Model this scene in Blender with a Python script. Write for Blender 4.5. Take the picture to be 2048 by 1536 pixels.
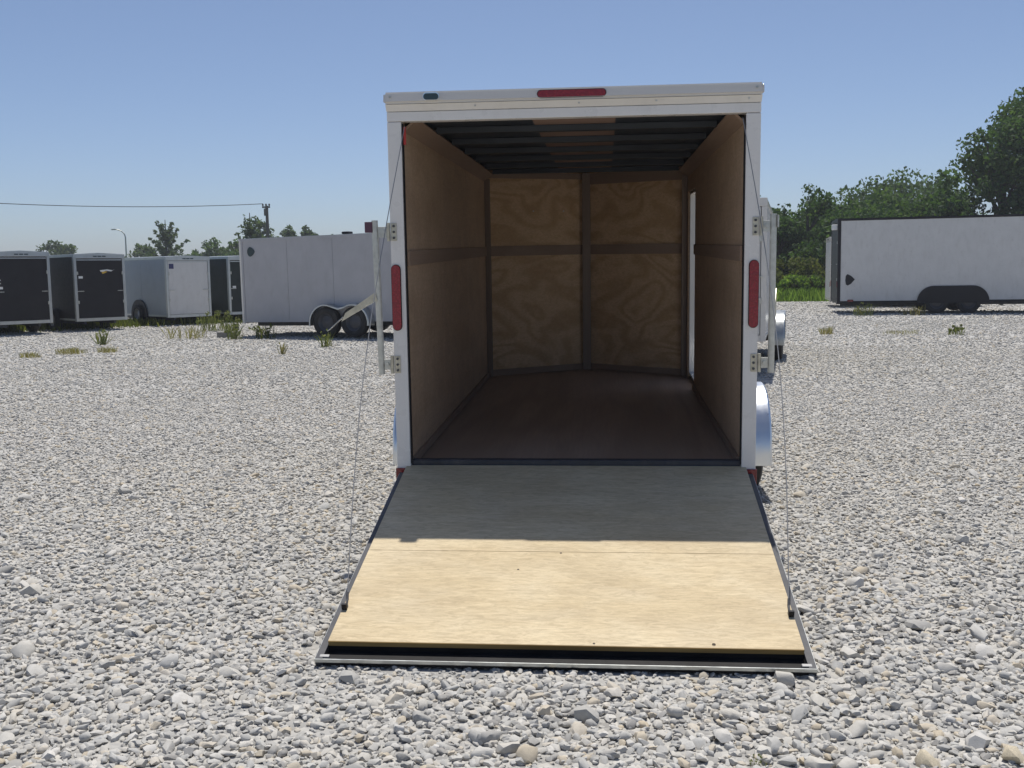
import bpy, bmesh, math, random
import numpy as np
from mathutils import Vector, Matrix

for o in list(bpy.data.objects):
    bpy.data.objects.remove(o)
S = bpy.context.scene
COL = S.collection
R = math.radians
rnd = random.Random(7)

# ------------------------------------------------------------------ camera
cam = bpy.data.cameras.new('camera')
cam.sensor_fit = 'HORIZONTAL'
cam.sensor_width = 36.0
cam.lens = 36.0 * 2099.14 / 2048.0
cam.clip_start = 0.05
cam.clip_end = 3000
camo = bpy.data.objects.new('camera', cam)
COL.objects.link(camo)
S.camera = camo
YAW, PIT, ROL = 0.08918, 0.10883, -0.01305
_fw = Vector((-math.sin(YAW)*math.cos(PIT), math.cos(YAW)*math.cos(PIT), -math.sin(PIT)))
_r = Vector((math.cos(YAW), math.sin(YAW), 0))
_u = _r.cross(_fw)
_r2 = _r*math.cos(ROL) + _u*math.sin(ROL)
_u2 = _u*math.cos(ROL) - _r*math.sin(ROL)
_m = Matrix((( _r2.x, _u2.x, -_fw.x), (_r2.y, _u2.y, -_fw.y), (_r2.z, _u2.z, -_fw.z)))
camo.matrix_world = Matrix.Translation((0.1651, -5.4272, 1.4626)) @ _m.to_4x4()

# ------------------------------------------------------------------ sky and sun
SUN_DIR = Vector((0.028, 0.745, 2.12)).normalized()          # towards the sun
elev = math.asin(SUN_DIR.z)
azim = math.atan2(SUN_DIR.x, SUN_DIR.y)
W = bpy.data.worlds.new('World')
S.world = W
W.use_nodes = True
wn = W.node_tree
wn.nodes.clear()
sky = wn.nodes.new('ShaderNodeTexSky')
sky.sky_type = 'NISHITA'
sky.sun_disc = False
sky.sun_elevation = elev
sky.sun_rotation = azim
sky.altitude = 200
sky.air_density = 0.66
sky.dust_density = 1.3
sky.ozone_density = 3.6
bg = wn.nodes.new('ShaderNodeBackground')
bg.inputs['Strength'].default_value = 0.114
wo = wn.nodes.new('ShaderNodeOutputWorld')
wn.links.new(sky.outputs[0], bg.inputs[0])
wn.links.new(bg.outputs[0], wo.inputs[0])

sl = bpy.data.lights.new('sun', 'SUN')
sl.energy = 4.35
sl.angle = R(0.53)
sl.color = (1.0, 0.955, 0.88)
so = bpy.data.objects.new('sun', sl)
COL.objects.link(so)
so.rotation_euler = SUN_DIR.to_track_quat('Z', 'Y').to_euler()

S.view_settings.view_transform = 'Standard'
S.view_settings.look = 'None'
S.view_settings.exposure = 0.0
S.view_settings.gamma = 1.0
S.view_settings.use_curve_mapping = False

# ------------------------------------------------------------------ materials
def newmat(name):
    m = bpy.data.materials.new(name)
    m.use_nodes = True
    nt = m.node_tree
    return m, nt, nt.nodes['Principled BSDF']

def N(nt, t, **kw):
    n = nt.nodes.new(t)
    for k, v in kw.items():
        setattr(n, k, v)
    return n

def ramp(nt, fac, stops):
    n = nt.nodes.new('ShaderNodeValToRGB')
    el = n.color_ramp.elements
    while len(el) < len(stops):
        el.new(0.5)
    for e, (p, c) in zip(el, stops):
        e.position = p
        e.color = (*c, 1) if len(c) == 3 else c
    nt.links.new(fac, n.inputs[0])
    return n.outputs[0]

def coords(nt, scale=(1, 1, 1), rot=(0, 0, 0), kind='Object'):
    tc = nt.nodes.new('ShaderNodeTexCoord')
    mp = nt.nodes.new('ShaderNodeMapping')
    mp.inputs['Scale'].default_value = scale
    mp.inputs['Rotation'].default_value = rot
    nt.links.new(tc.outputs[kind], mp.inputs[0])
    return mp.outputs[0]

def noise(nt, vec, scale, detail=4, rough=0.55, dist=0.0):
    n = nt.nodes.new('ShaderNodeTexNoise')
    n.inputs['Scale'].default_value = scale
    n.inputs['Detail'].default_value = detail
    n.inputs['Roughness'].default_value = rough
    n.inputs['Distortion'].default_value = dist
    nt.links.new(vec, n.inputs['Vector'])
    return n.outputs['Fac']

def mathn(nt, op, a, b=None):
    n = nt.nodes.new('ShaderNodeMath')
    n.operation = op
    for i, v in enumerate((a, b)):
        if v is None:
            continue
        if isinstance(v, (int, float)):
            n.inputs[i].default_value = v
        else:
            nt.links.new(v, n.inputs[i])
    return n.outputs[0]

def mixc(nt, fac, a, b, mode='MIX'):
    n = nt.nodes.new('ShaderNodeMix')
    n.data_type = 'RGBA'
    n.blend_type = mode
    for s, v in ((0, fac), (6, a), (7, b)):
        if isinstance(v, (int, float)):
            n.inputs[s].default_value = v
        elif isinstance(v, tuple):
            n.inputs[s].default_value = (*v, 1)
        else:
            nt.links.new(v, n.inputs[s])
    return n.outputs[2]

def bump(nt, b, h, strength, dist=0.01):
    n = nt.nodes.new('ShaderNodeBump')
    n.inputs['Strength'].default_value = strength
    n.inputs['Distance'].default_value = dist
    nt.links.new(h, n.inputs['Height'])
    nt.links.new(n.outputs[0], b.inputs['Normal'])

def paint(name, col, rough=0.35, metal=0.0, var=0.06, vscale=3.0, dirt=0.0, spec=0.5, wav=0.0):
    m, nt, b = newmat(name)
    v = coords(nt)
    n = noise(nt, v, vscale, 5)
    lo = tuple(max(0, c*(1-var)) for c in col)
    hi = tuple(min(1, c*(1+var)) for c in col)
    c = ramp(nt, n, [(0.3, lo), (0.7, hi)])
    if dirt:
        d = noise(nt, coords(nt, (1.0, 1.0, 0.35)), 9, 6, 0.65)
        f = ramp(nt, d, [(0.5, (0, 0, 0)), (0.8, (dirt,)*3)])
        c = mixc(nt, f, c, (0.25, 0.22, 0.18))
    nt.links.new(c, b.inputs['Base Color'])
    r = ramp(nt, noise(nt, v, vscale*4, 4), [(0.3, (max(0, rough-.06),)*3), (0.7, (rough+.06,)*3)])
    nt.links.new(r, b.inputs['Roughness'])
    b.inputs['Metallic'].default_value = metal
    b.inputs['Specular IOR Level'].default_value = spec
    if wav:
        bump(nt, b, noise(nt, v, 2.2, 2), wav, 0.02)
    return m

def plywood(name, base, dark, contour=7.0, grain_axis='x', light=None, mottled=0.0, rough=0.7, cs=1.0, spec=0.2):
    m, nt, b = newmat(name)
    sc = {'x': (0.25, 1.6, 1.6), 'y': (1.6, 0.25, 1.6), 'z': (1.6, 1.6, 0.25)}[grain_axis]
    v = coords(nt, sc)
    big = noise(nt, v, 1.3*cs, 2.5, 0.45, 0.6)
    rings = mathn(nt, 'SINE', mathn(nt, 'MULTIPLY', big, contour*6.283))
    rings = mathn(nt, 'MULTIPLY_ADD', rings, 0.5)
    rings.node.inputs[2].default_value = 0.5
    fine_s = {'x': (3, 60, 60), 'y': (60, 3, 60), 'z': (60, 60, 3)}[grain_axis]
    fine = noise(nt, coords(nt, fine_s), 1.0, 5, 0.65)
    c = mixc(nt, ramp(nt, rings, [(0.25, (0, 0, 0)), (1.0, (0.58,)*3)]), base, dark)
    c2 = mixc(nt, ramp(nt, fine, [(0.35, (0, 0, 0)), (0.75, (0.55,)*3)]), c, dark)
    if light:
        pat = noise(nt, coords(nt, (1, 1.5, 1)), 3.0, 4, 0.6, 0.4)
        c2 = mixc(nt, ramp(nt, pat, [(0.45, (0, 0, 0)), (0.75, (0.7,)*3)]), c2, light)
    if mottled:
        mt = noise(nt, coords(nt, (5, 20, 20)), 2.2, 6, 0.72, 1.6)
        c2 = mixc(nt, ramp(nt, mt, [(0.38, (mottled,)*3), (0.56, (0, 0, 0))]), c2, tuple(x*.62 for x in dark))
        m2 = noise(nt, coords(nt, (2.5, 16, 16), (0, 0, .35)), 3.1, 5, 0.7, 1.0)
        c2 = mixc(nt, ramp(nt, m2, [(0.52, (0, 0, 0)), (0.72, (mottled,)*3)]), c2, tuple(min(.9, x*1.25) for x in base))
        bl = noise(nt, coords(nt, (1.2, 2.5, 2.5)), 1.7, 5, 0.6, 0.5)
        c2 = mixc(nt, ramp(nt, bl, [(0.40, (mottled*.5,)*3), (0.55, (0, 0, 0))]), c2, mixc(nt, 1.0, c2, (.66, .64, .66), 'MULTIPLY'))
    nt.links.new(c2, b.inputs['Base Color'])
    b.inputs['Roughness'].default_value = rough
    b.inputs['Specular IOR Level'].default_value = spec
    bump(nt, b, fine, 0.25, 0.002)
    return m

MAT = {}
MAT['white_paint'] = paint('white_paint', (0.745, 0.72, 0.685), 0.30, var=0.03, dirt=0.12)
MAT['white_trim'] = paint('white_trim', (0.69, 0.66, 0.61), 0.2, var=0.04, dirt=0.15)
MAT['shell_white'] = paint('shell_white', (0.59, 0.58, 0.56), 0.32, var=0.04, dirt=0.2, wav=0.12)
MAT['shell_grey'] = paint('shell_grey', (0.42, 0.41, 0.415), 0.42, var=0.05, dirt=0.2, wav=0.12)
MAT['shell_silver'] = paint('shell_silver', (0.30, 0.35, 0.39), 0.4, var=0.05, dirt=0.2, wav=0.12)
MAT['shell_black'] = paint('shell_black', (0.020, 0.019, 0.021), 0.5, var=0.2, spec=0.22, wav=0.1)
MAT['shell_green'] = paint('shell_green', (0.024, 0.032, 0.030), 0.5, var=0.2, spec=0.22, wav=0.1)
MAT['black_trim'] = paint('black_trim', (0.011, 0.010, 0.013), 0.5, var=0.2, spec=0.3)
MAT['black_steel'] = paint('black_steel', (0.035, 0.037, 0.045), 0.5, var=0.3, vscale=8, dirt=0.25)
MAT['aluminium'] = paint('aluminium', (0.46, 0.48, 0.48), 0.36, metal=0.85, var=0.08, vscale=5, dirt=0.2)
MAT['aluminium_fender'] = paint('aluminium_fender', (0.66, 0.69, 0.73), 0.33, metal=1.0, var=0.05, vscale=4, wav=0.05)
MAT['galvanised'] = paint('galvanised', (0.50, 0.50, 0.46), 0.42, metal=0.8, var=0.18, vscale=26)
MAT['zinc'] = paint('zinc', (0.50, 0.47, 0.38), 0.42, metal=0.75, var=0.2, vscale=30)
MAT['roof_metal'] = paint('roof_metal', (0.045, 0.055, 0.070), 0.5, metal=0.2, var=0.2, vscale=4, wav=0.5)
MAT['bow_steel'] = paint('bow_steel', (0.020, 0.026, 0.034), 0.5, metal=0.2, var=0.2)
MAT['flap_black'] = paint('flap_black', (0.018, 0.017, 0.018), 0.55, var=0.3, vscale=9, spec=0.15)
MAT['reflection_brown'] = plywood('reflection_brown', (0.40, 0.27, 0.21), (0.31, 0.205, 0.155), 2, 'x')  # brown reflection in the roof sheet, put into the colour
MAT['rubber'] = paint('rubber', (0.018, 0.017, 0.016), 0.75, var=0.25, vscale=12, dirt=0.15)
MAT['rim'] = paint('rim', (0.42, 0.42, 0.43), 0.4, metal=0.3, var=0.1)
MAT['dark_rim'] = paint('dark_rim', (0.06, 0.06, 0.065), 0.45, var=0.2)
MAT['wood_pole'] = paint('wood_pole', (0.10, 0.085, 0.075), 0.85, var=0.3)
MAT['lamp_dark'] = paint('lamp_dark', (0.03, 0.05, 0.055), 0.12, var=0.2)
MAT['chrome'] = paint('chrome', (0.75, 0.75, 0.75), 0.15, metal=1.0, var=0.04)
MAT['sticker_blue'] = paint('sticker_blue', (0.03, 0.035, 0.12), 0.5)
MAT['sticker_white'] = paint('sticker_white', (0.7, 0.7, 0.68), 0.5)
MAT['sticker_yellow'] = paint('sticker_yellow', (0.65, 0.42, 0.04), 0.5)
MAT['maroon'] = paint('maroon', (0.09, 0.035, 0.06), 0.45)
MAT['red_tag'] = paint('red_tag', (0.55, 0.05, 0.04), 0.5)
MAT['concrete'] = paint('concrete', (0.22, 0.21, 0.19), 0.9, var=0.25, vscale=14)
MAT['cable'] = paint('cable', (0.30, 0.30, 0.30), 0.5, metal=0.5)
MAT['wire'] = paint('wire', (0.05, 0.05, 0.055), 0.7)

def redlens(name, col):
    m, nt, b = newmat(name)
    v = coords(nt, (1, 1, 1))
    w = N(nt, 'ShaderNodeTexVoronoi')
    w.inputs['Scale'].default_value = 90
    nt.links.new(v, w.inputs['Vector'])
    c = ramp(nt, w.outputs['Distance'], [(0.0, tuple(x*1.15 for x in col)), (0.6, tuple(x*0.7 for x in col))])
    nt.links.new(c, b.inputs['Base Color'])
    b.inputs['Roughness'].default_value = 0.18
    bump(nt, b, w.outputs['Distance'], 0.3, 0.003)
    return m
MAT['red_lens'] = redlens('red_lens', (0.31, 0.018, 0.03))
MAT['red_reflector'] = redlens('red_reflector', (0.26, 0.025, 0.028))

MAT['ramp_wood'] = plywood('ramp_wood', (0.68, 0.565, 0.37), (0.53, 0.415, 0.245), 2.5, 'x', light=(0.68, 0.58, 0.40), mottled=0.44, spec=0.25, rough=0.6)
MAT['edge_wood'] = plywood('edge_wood', (0.36, 0.24, 0.09), (0.15, 0.09, 0.03), 5, 'x')
MAT['wall_wood'] = plywood('wall_wood', (0.60, 0.43, 0.29), (0.47, 0.32, 0.20), 2, 'y', mottled=0.45)
MAT['nose_wood'] = plywood('nose_wood', (0.76, 0.53, 0.32), (0.47, 0.285, 0.14), 9.0, 'x', cs=1.0, mottled=.25)
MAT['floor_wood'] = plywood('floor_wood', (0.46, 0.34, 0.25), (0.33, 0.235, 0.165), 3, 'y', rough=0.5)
MAT['belt'] = plywood('belt', (0.36, 0.255, 0.185), (0.28, 0.19, 0.135), 2, 'y')
MAT['post_wood'] = plywood('post_wood', (0.30, 0.23, 0.18), (0.23, 0.17, 0.13), 2, 'z')

def gravel_stone_mat():
    m, nt, b = newmat('stone')
    oi = N(nt, 'ShaderNodeObjectInfo')
    c = ramp(nt, oi.outputs['Random'], [(0.0, (0.310, 0.301, 0.287)), (0.15, (0.429, 0.425, 0.406)), (0.4, (0.529, 0.525, 0.503)),
                                        (0.62, (0.548, 0.525, 0.475)), (0.8, (0.603, 0.593, 0.567)), (0.93, (0.539, 0.465, 0.347)), (1.0, (0.658, 0.643, 0.612))])
    v = coords(nt, (1, 1, 1), kind='Generated')
    n1 = noise(nt, v, 4, 6, 0.7)
    c2 = mixc(nt, ramp(nt, n1, [(0.35, (0.5,)*3), (0.65, (0, 0, 0))]), c, mixc(nt, 1.0, c, (0.72, 0.70, 0.68), 'MULTIPLY'))
    ge = N(nt, 'ShaderNodeNewGeometry')
    patch = noise(nt, ge.outputs['Position'], 0.45, 5, 0.6)
    c2 = mixc(nt, ramp(nt, patch, [(0.42, (0.45,)*3), (0.62, (0, 0, 0))]), c2, mixc(nt, 0.5, c2, (0.42, 0.41, 0.375)))
    nt.links.new(c2, b.inputs['Base Color'])
    b.inputs['Roughness'].default_value = 0.85
    b.inputs['Specular IOR Level'].default_value = 0.2
    bump(nt, b, n1, 0.35, 0.004)
    return m
MAT['stone'] = gravel_stone_mat()
MAT['tan_stone'] = paint('tan_stone', (0.50, 0.44, 0.33), 0.85, var=0.2, vscale=18, spec=0.2)

def gravel_sheet_mat():
    m, nt, b = newmat('gravel_sheet')
    v = coords(nt)
    vo = N(nt, 'ShaderNodeTexVoronoi')
    vo.inputs['Scale'].default_value = 26
    nt.links.new(v, vo.inputs['Vector'])
    sep = N(nt, 'ShaderNodeSeparateColor')
    nt.links.new(vo.outputs['Color'], sep.inputs[0])
    c = ramp(nt, sep.outputs[0], [(0.0, (0.29, 0.285, 0.275)), (0.35, (0.39, 0.385, 0.37)), (0.7, (0.455, 0.445, 0.42)), (1.0, (0.54, 0.525, 0.495))])
    big = noise(nt, v, 0.35, 5, 0.6)
    c = mixc(nt, ramp(nt, big, [(0.45, (0, 0, 0)), (0.75, (0.35,)*3)]), c, (0.30, 0.27, 0.20))
    nt.links.new(c, b.inputs['Base Color'])
    b.inputs['Roughness'].default_value = 0.9
    b.inputs['Specular IOR Level'].default_value = 0.15
    inv = mathn(nt, 'SUBTRACT', 1.0, vo.outputs['Distance'])
    bump(nt, b, inv, 0.6, 0.02)
    return m
MAT['gravel_sheet'] = gravel_sheet_mat()

def grass_ground_mat():
    m, nt, b = newmat('grass_ground')
    v = coords(nt)
    n = noise(nt, v, 0.5, 8, 0.65)
    c = ramp(nt, n, [(0.3, (0.045, 0.07, 0.018)), (0.55, (0.08, 0.12, 0.03)), (0.75, (0.13, 0.14, 0.05))])
    nt.links.new(c, b.inputs['Base Color'])
    b.inputs['Roughness'].default_value = 0.95
    bump(nt, b, noise(nt, v, 12, 5), 0.8, 0.1)
    return m
MAT['grass_ground'] = grass_ground_mat()

def leaf_mat(name, stops, trans=0.35, rough=0.65):
    m = bpy.data.materials.new(name)
    m.use_nodes = True
    nt = m.node_tree
    b = nt.nodes['Principled BSDF']
    g = N(nt, 'ShaderNodeNewGeometry')
    c = ramp(nt, g.outputs['Random Per Island'], stops)
    big = noise(nt, coords(nt), 0.55, 3)
    c = mixc(nt, ramp(nt, big, [(0.4, (0, 0, 0)), (0.7, (0.45,)*3)]), c, mixc(nt, 1.0, c, (1.25, 1.1, 0.6), 'MULTIPLY'))
    nt.links.new(c, b.inputs['Base Color'])
    b.inputs['Roughness'].default_value = rough
    b.inputs['Specular IOR Level'].default_value = 0.12
    t = N(nt, 'ShaderNodeBsdfTranslucent')
    tc = mixc(nt, 1.0, c, (1.2, 1.4, 0.55), 'MULTIPLY')
    nt.links.new(tc, t.inputs['Color'])
    mx = N(nt, 'ShaderNodeMixShader')
    mx.inputs[0].default_value = trans
    out = nt.nodes['Material Output']
    nt.links.new(b.outputs[0], mx.inputs[1])
    nt.links.new(t.outputs[0], mx.inputs[2])
    nt.links.new(mx.outputs[0], out.inputs['Surface'])
    return m
MAT['leaf_dark'] = leaf_mat('leaf_dark', [(0, (0.036, 0.066, 0.030)), (0.5, (0.062, 0.108, 0.045)), (1, (0.105, 0.16, 0.065))], 0.36)
MAT['leaf_mid'] = leaf_mat('leaf_mid', [(0, (0.055, 0.09, 0.04)), (0.5, (0.085, 0.135, 0.055)), (1, (0.12, 0.18, 0.075))], 0.36)
MAT['leaf_far'] = leaf_mat('leaf_far', [(0, (0.065, 0.09, 0.06)), (0.5, (0.095, 0.13, 0.08)), (1, (0.13, 0.165, 0.105))], 0.36)
MAT['leaf_bush'] = leaf_mat('leaf_bush', [(0, (0.06, 0.08, 0.024)), (0.5, (0.11, 0.13, 0.036)), (1, (0.18, 0.18, 0.06))], 0.4)
MAT['leaf_bright'] = leaf_mat('leaf_bright', [(0, (0.06, 0.105, 0.025)), (0.5, (0.15, 0.235, 0.055)), (1, (0.24, 0.32, 0.09))], 0.48)
MAT['leaf_weed'] = leaf_mat('leaf_weed', [(0, (0.10, 0.125, 0.04)), (0.5, (0.16, 0.18, 0.07)), (1, (0.25, 0.24, 0.12))], 0.3)
MAT['leaf_dry'] = leaf_mat('leaf_dry', [(0, (0.20, 0.18, 0.09)), (0.5, (0.30, 0.26, 0.13)), (1, (0.38, 0.33, 0.19))], 0.3)
MAT['bark'] = paint('bark', (0.075, 0.06, 0.05), 0.9, var=0.35, vscale=9)

# ------------------------------------------------------------------ mesh helpers
def obj(name, bm, mat, parent=None, smooth=False, world=False):
    me = bpy.data.meshes.new(name)
    bm.normal_update()
    bm.to_mesh(me)
    bm.free()
    me.materials.append(MAT[mat])
    if smooth:
        for p in me.polygons:
            p.use_smooth = True
        me.set_sharp_from_angle(angle=R(38))
    o = bpy.data.objects.new(name, me)
    COL.objects.link(o)
    if parent is not None:
        o.parent = parent
        if world:
            m = Matrix.Identity(4)
            p = parent
            while p is not None:
                m = p.matrix_basis @ m if p.parent is None or True else m
                p = p.parent
            o.matrix_parent_inverse = m.inverted()
    return o

def tag(o, label, cat, group=None):
    o['label'] = label
    o['category'] = cat
    if group:
        o['group'] = group
    return o

def thing(name, label, cat, loc=(0, 0, 0), rot=(0, 0, 0), group=None):
    o = bpy.data.objects.new(name, None)
    COL.objects.link(o)
    o.location = loc
    o.rotation_euler = rot
    o.empty_display_size = 0.2
    return tag(o, label, cat, group)

def box(bm, x0, x1, y0, y1, z0, z1, bev=0.0):
    r = bmesh.ops.create_cube(bm, size=1)
    vs = r['verts']
    for v in vs:
        v.co.x = x0 + (v.co.x+.5)*(x1-x0)
        v.co.y = y0 + (v.co.y+.5)*(y1-y0)
        v.co.z = z0 + (v.co.z+.5)*(z1-z0)
    if bev:
        es = list({e for v in vs for e in v.link_edges})
        bmesh.ops.bevel(bm, geom=es, offset=bev, segments=2, affect='EDGES', profile=0.5)

def B(*a, bev=0.0):
    bm = bmesh.new()
    box(bm, *a, bev=bev)
    return bm

def hexa(bm, p):
    """8 points: bottom 4 ccw, top 4 ccw"""
    v = [bm.verts.new(q) for q in p]
    for f in ((3, 2, 1, 0), (4, 5, 6, 7), (0, 1, 5, 4), (1, 2, 6, 5), (2, 3, 7, 6), (3, 0, 4, 7)):
        bm.faces.new([v[i] for i in f])

def slab(bm, p0, p1, p2, p3, t):
    """a plate with corners p0..p3 and thickness t along its normal (towards -normal)"""
    P = [Vector(q) for q in (p0, p1, p2, p3)]
    n = (P[1]-P[0]).cross(P[3]-P[0]).normalized()
    hexa(bm, [q-n*t for q in P] + P)

def tube(bm, pts, rad, seg=8, cap=True):
    pts = [Vector(p) for p in pts]
    rads = rad if isinstance(rad, (list, tuple)) else [rad]*len(pts)
    rings = []
    up = Vector((0, 0, 1))
    for i, p in enumerate(pts):
        d = (pts[min(i+1, len(pts)-1)] - pts[max(i-1, 0)]).normalized()
        a = d.cross(up)
        if a.length < 1e-3:
            a = d.cross(Vector((1, 0, 0)))
        a.normalize()
        b = d.cross(a).normalized()
        rings.append([bm.verts.new(p + (a*math.cos(t)+b*math.sin(t))*rads[i]) for t in [2*math.pi*k/seg for k in range(seg)]])
    for r0, r1 in zip(rings, rings[1:]):
        for k in range(seg):
            bm.faces.new((r0[k], r0[(k+1) % seg], r1[(k+1) % seg], r1[k]))
    if cap:
        bm.faces.new(rings[0][::-1])
        bm.faces.new(rings[-1])

def T(pts, rad, seg=8):
    bm = bmesh.new()
    tube(bm, pts, rad, seg)
    bmesh.ops.recalc_face_normals(bm, faces=bm.faces)
    return bm

def lathe_x(bm, prof, cx, cy, cz, seg=32, sx=1):
    """profile of (radius, x offset), turned about the x axis"""
    rings = []
    for (r, x) in prof:
        rings.append([bm.verts.new((cx+sx*x, cy+r*math.cos(t), cz+r*math.sin(t))) for t in [2*math.pi*k/seg for k in range(seg)]])
    for a, b in zip(rings, rings[1:]):
        for k in range(seg):
            bm.faces.new((a[k], a[(k+1) % seg], b[(k+1) % seg], b[k]))
    bmesh.ops.recalc_face_normals(bm, faces=bm.faces)

def prism(bm, outline, axis, a0, a1):
    """outline of 2D points extruded along axis ('x': points are (y,z); 'y': (x,z); 'z': (x,y))"""
    def P(q, a):
        return {'x': (a, q[0], q[1]), 'y': (q[0], a, q[1]), 'z': (q[0], q[1], a)}[axis]
    v0 = [bm.verts.new(P(q, a0)) for q in outline]
    v1 = [bm.verts.new(P(q, a1)) for q in outline]
    n = len(outline)
    bm.faces.new(v0)
    bm.faces.new(v1[::-1])
    for i in range(n):
        bm.faces.new((v0[i], v1[i], v1[(i+1) % n], v0[(i+1) % n]))
    bmesh.ops.recalc_face_normals(bm, faces=bm.faces)

def pill(cx, cz, hw, hh, n=10):
    """stadium outline centred at cx, cz with half sizes"""
    r = min(hw, hh)
    pts = []
    if hw >= hh:
        for k in range(n+1):
            a = -math.pi/2 + math.pi*k/n
            pts.append((cx+hw-r+r*math.cos(a), cz+r*math.sin(a)))
        for k in range(n+1):
            a = math.pi/2 + math.pi*k/n
            pts.append((cx-hw+r+r*math.cos(a), cz+r*math.sin(a)))
    else:
        for k in range(n+1):
            a = math.pi*k/n
            pts.append((cx+r*math.cos(a), cz+hh-r+r*math.sin(a)))
        for k in range(n+1):
            a = math.pi + math.pi*k/n
            pts.append((cx+r*math.cos(a), cz-hh+r+r*math.sin(a)))
    return pts

def wheel(parent, cx, cy, cz, rad, width, side, rimmat='rim'):
    w = width/2
    bm = bmesh.new()
    prof = [(rad*.60, -w*.85), (rad*.72, -w), (rad*.90, -w*.98), (rad*.975, -w*.82), (rad, -w*.45), (rad*.985, -w*.42), (rad*.985, -w*.36), (rad, -w*.33),
            (rad, w*.33), (rad*.985, w*.36), (rad*.985, w*.42), (rad, w*.45), (rad*.975, w*.82), (rad*.90, w*.98), (rad*.72, w), (rad*.60, w*.85), (rad*.60, -w*.85)]
    lathe_x(bm, prof, cx, cy, cz, 36)
    ty = obj('tyre', bm, 'rubber', parent, smooth=True)
    bm = bmesh.new()
    lathe_x(bm, [(0.0, w*.35), (rad*.14, w*.40), (rad*.2, w*.30), (rad*.42, w*.22), (rad*.5, w*.55), (rad*.60, w*.80), (rad*.60, -w*.5), (0.0, -w*.5)], cx, cy, cz, 28, side)
    obj('rim', bm, rimmat, ty, smooth=True)
    return ty

def arch_fender(cx0, cx1, y0, y1, zc, rad, thick=0.006, skirt=0.05):
    """sheet fender over one or two wheels: arcs joined by a flat top; x from cx0 (body) to cx1 (outer) with a small lip"""
    path = []
    n = 14
    for k in range(n+1):
        a = math.pi + R(8) - (math.pi/2 + R(8))*k/n
        path.append((y0+rad*math.cos(a), zc+rad*math.sin(a)))
    for k in range(n+1):
        a = math.pi/2 - (math.pi/2 + R(8))*k/n
        path.append((y1+rad*math.cos(a), zc+rad*math.sin(a)))
    return path

def fender(parent, x_in, x_out, path, mat='aluminium_fender', lip=0.045):
    bm = bmesh.new()
    s = 1 if x_out > x_in else -1
    cen = (sum(p[0] for p in path)/len(path), min(p[1] for p in path))
    sec = []
    for (y, z) in path:
        d = Vector((0, cen[0]-y, cen[1]-z)).normalized()
        a = Vector((x_in, y, z))
        b = Vector((x_out - s*0.012, y, z))
        c = Vector((x_out, y, z)) + d*0.012
        e = Vector((x_out, y, z)) + d*lip
        f = Vector((x_out - s*.005, y, z)) + d*lip
        g = Vector((x_out - s*.006, y, z)) + d*0.016
        h = Vector((x_in, y, z)) + d*0.006
        sec.append([bm.verts.new(q) for q in (a, b, c, e, f, g, h)])
    for p, q in zip(sec, sec[1:]):
        for k in range(7):
            bm.faces.new((p[k], p[(k+1) % 7], q[(k+1) % 7], q[k]))
    bm.faces.new(sec[0])
    bm.faces.new(sec[-1][::-1])
    bmesh.ops.recalc_face_normals(bm, faces=bm.faces)
    return obj('fender', bm, mat, parent, smooth=True)

# ------------------------------------------------------------------ ground
def sheet(name, outline, z, mat):
    bm = bmesh.new()
    bm.faces.new([bm.verts.new((x, y, z)) for x, y in outline])
    bmesh.ops.recalc_face_normals(bm, faces=bm.faces)
    o = obj(name, bm, mat)
    if o.data.polygons[0].normal.z < 0:
        o.data.flip_normals()
    o['kind'] = 'structure'
    return o

sheet('ground', [(-700, -60), (700, -60), (700, 900), (-700, 900)], -0.012, 'grass_ground')
edge = []
r2 = random.Random(5)
for k in range(61):
    x = -70 + 2.2*k
    yb = 40.5 if x > 3 else (30.5 + max(0, (x+9))*0.8 if x > -9 else 30.5 + (-9-x)*0.1)
    edge.append((x, min(yb, 40.5) + r2.uniform(-.45, .45)))
lot = sheet('gravel_lot', [(-70, -40), (62, -40)] + edge[::-1], 0.0, 'gravel_sheet')

def rock_mesh(name, seed, npts=21, flat=0.74):
    q = random.Random(seed)
    bm = bmesh.new()
    sx, sy, sz = q.uniform(.85, 1.2), q.uniform(.65, .98), flat*q.uniform(.7, 1.1)
    for i in range(npts):
        v = Vector((q.gauss(0, 1), q.gauss(0, 1), q.gauss(0, 1))).normalized()*q.uniform(.84, 1.05)
        bm.verts.new((v.x*sx*.5, v.y*sy*.5, v.z*sz*.5))
    r = bmesh.ops.convex_hull(bm, input=bm.verts)
    bmesh.ops.delete(bm, geom=[e for e in r['geom_interior'] if isinstance(e, bmesh.types.BMVert)], context='VERTS')
    bmesh.ops.recalc_face_normals(bm, faces=bm.faces)
    bm.normal_update()
    me = bpy.data.meshes.new(name)
    bm.to_mesh(me)
    bm.free()
    for p in me.polygons:
        p.use_smooth = True
    me.set_sharp_from_angle(angle=R(42))
    me.materials.append(MAT['stone'])
    return me
ROCKS = [rock_mesh('stone', 100+k) for k in range(10)]

def on_ramp(x, y, pad=0.0):
    return abs(x) < 0.93+pad and -1.80-pad < y < 0.1

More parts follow.
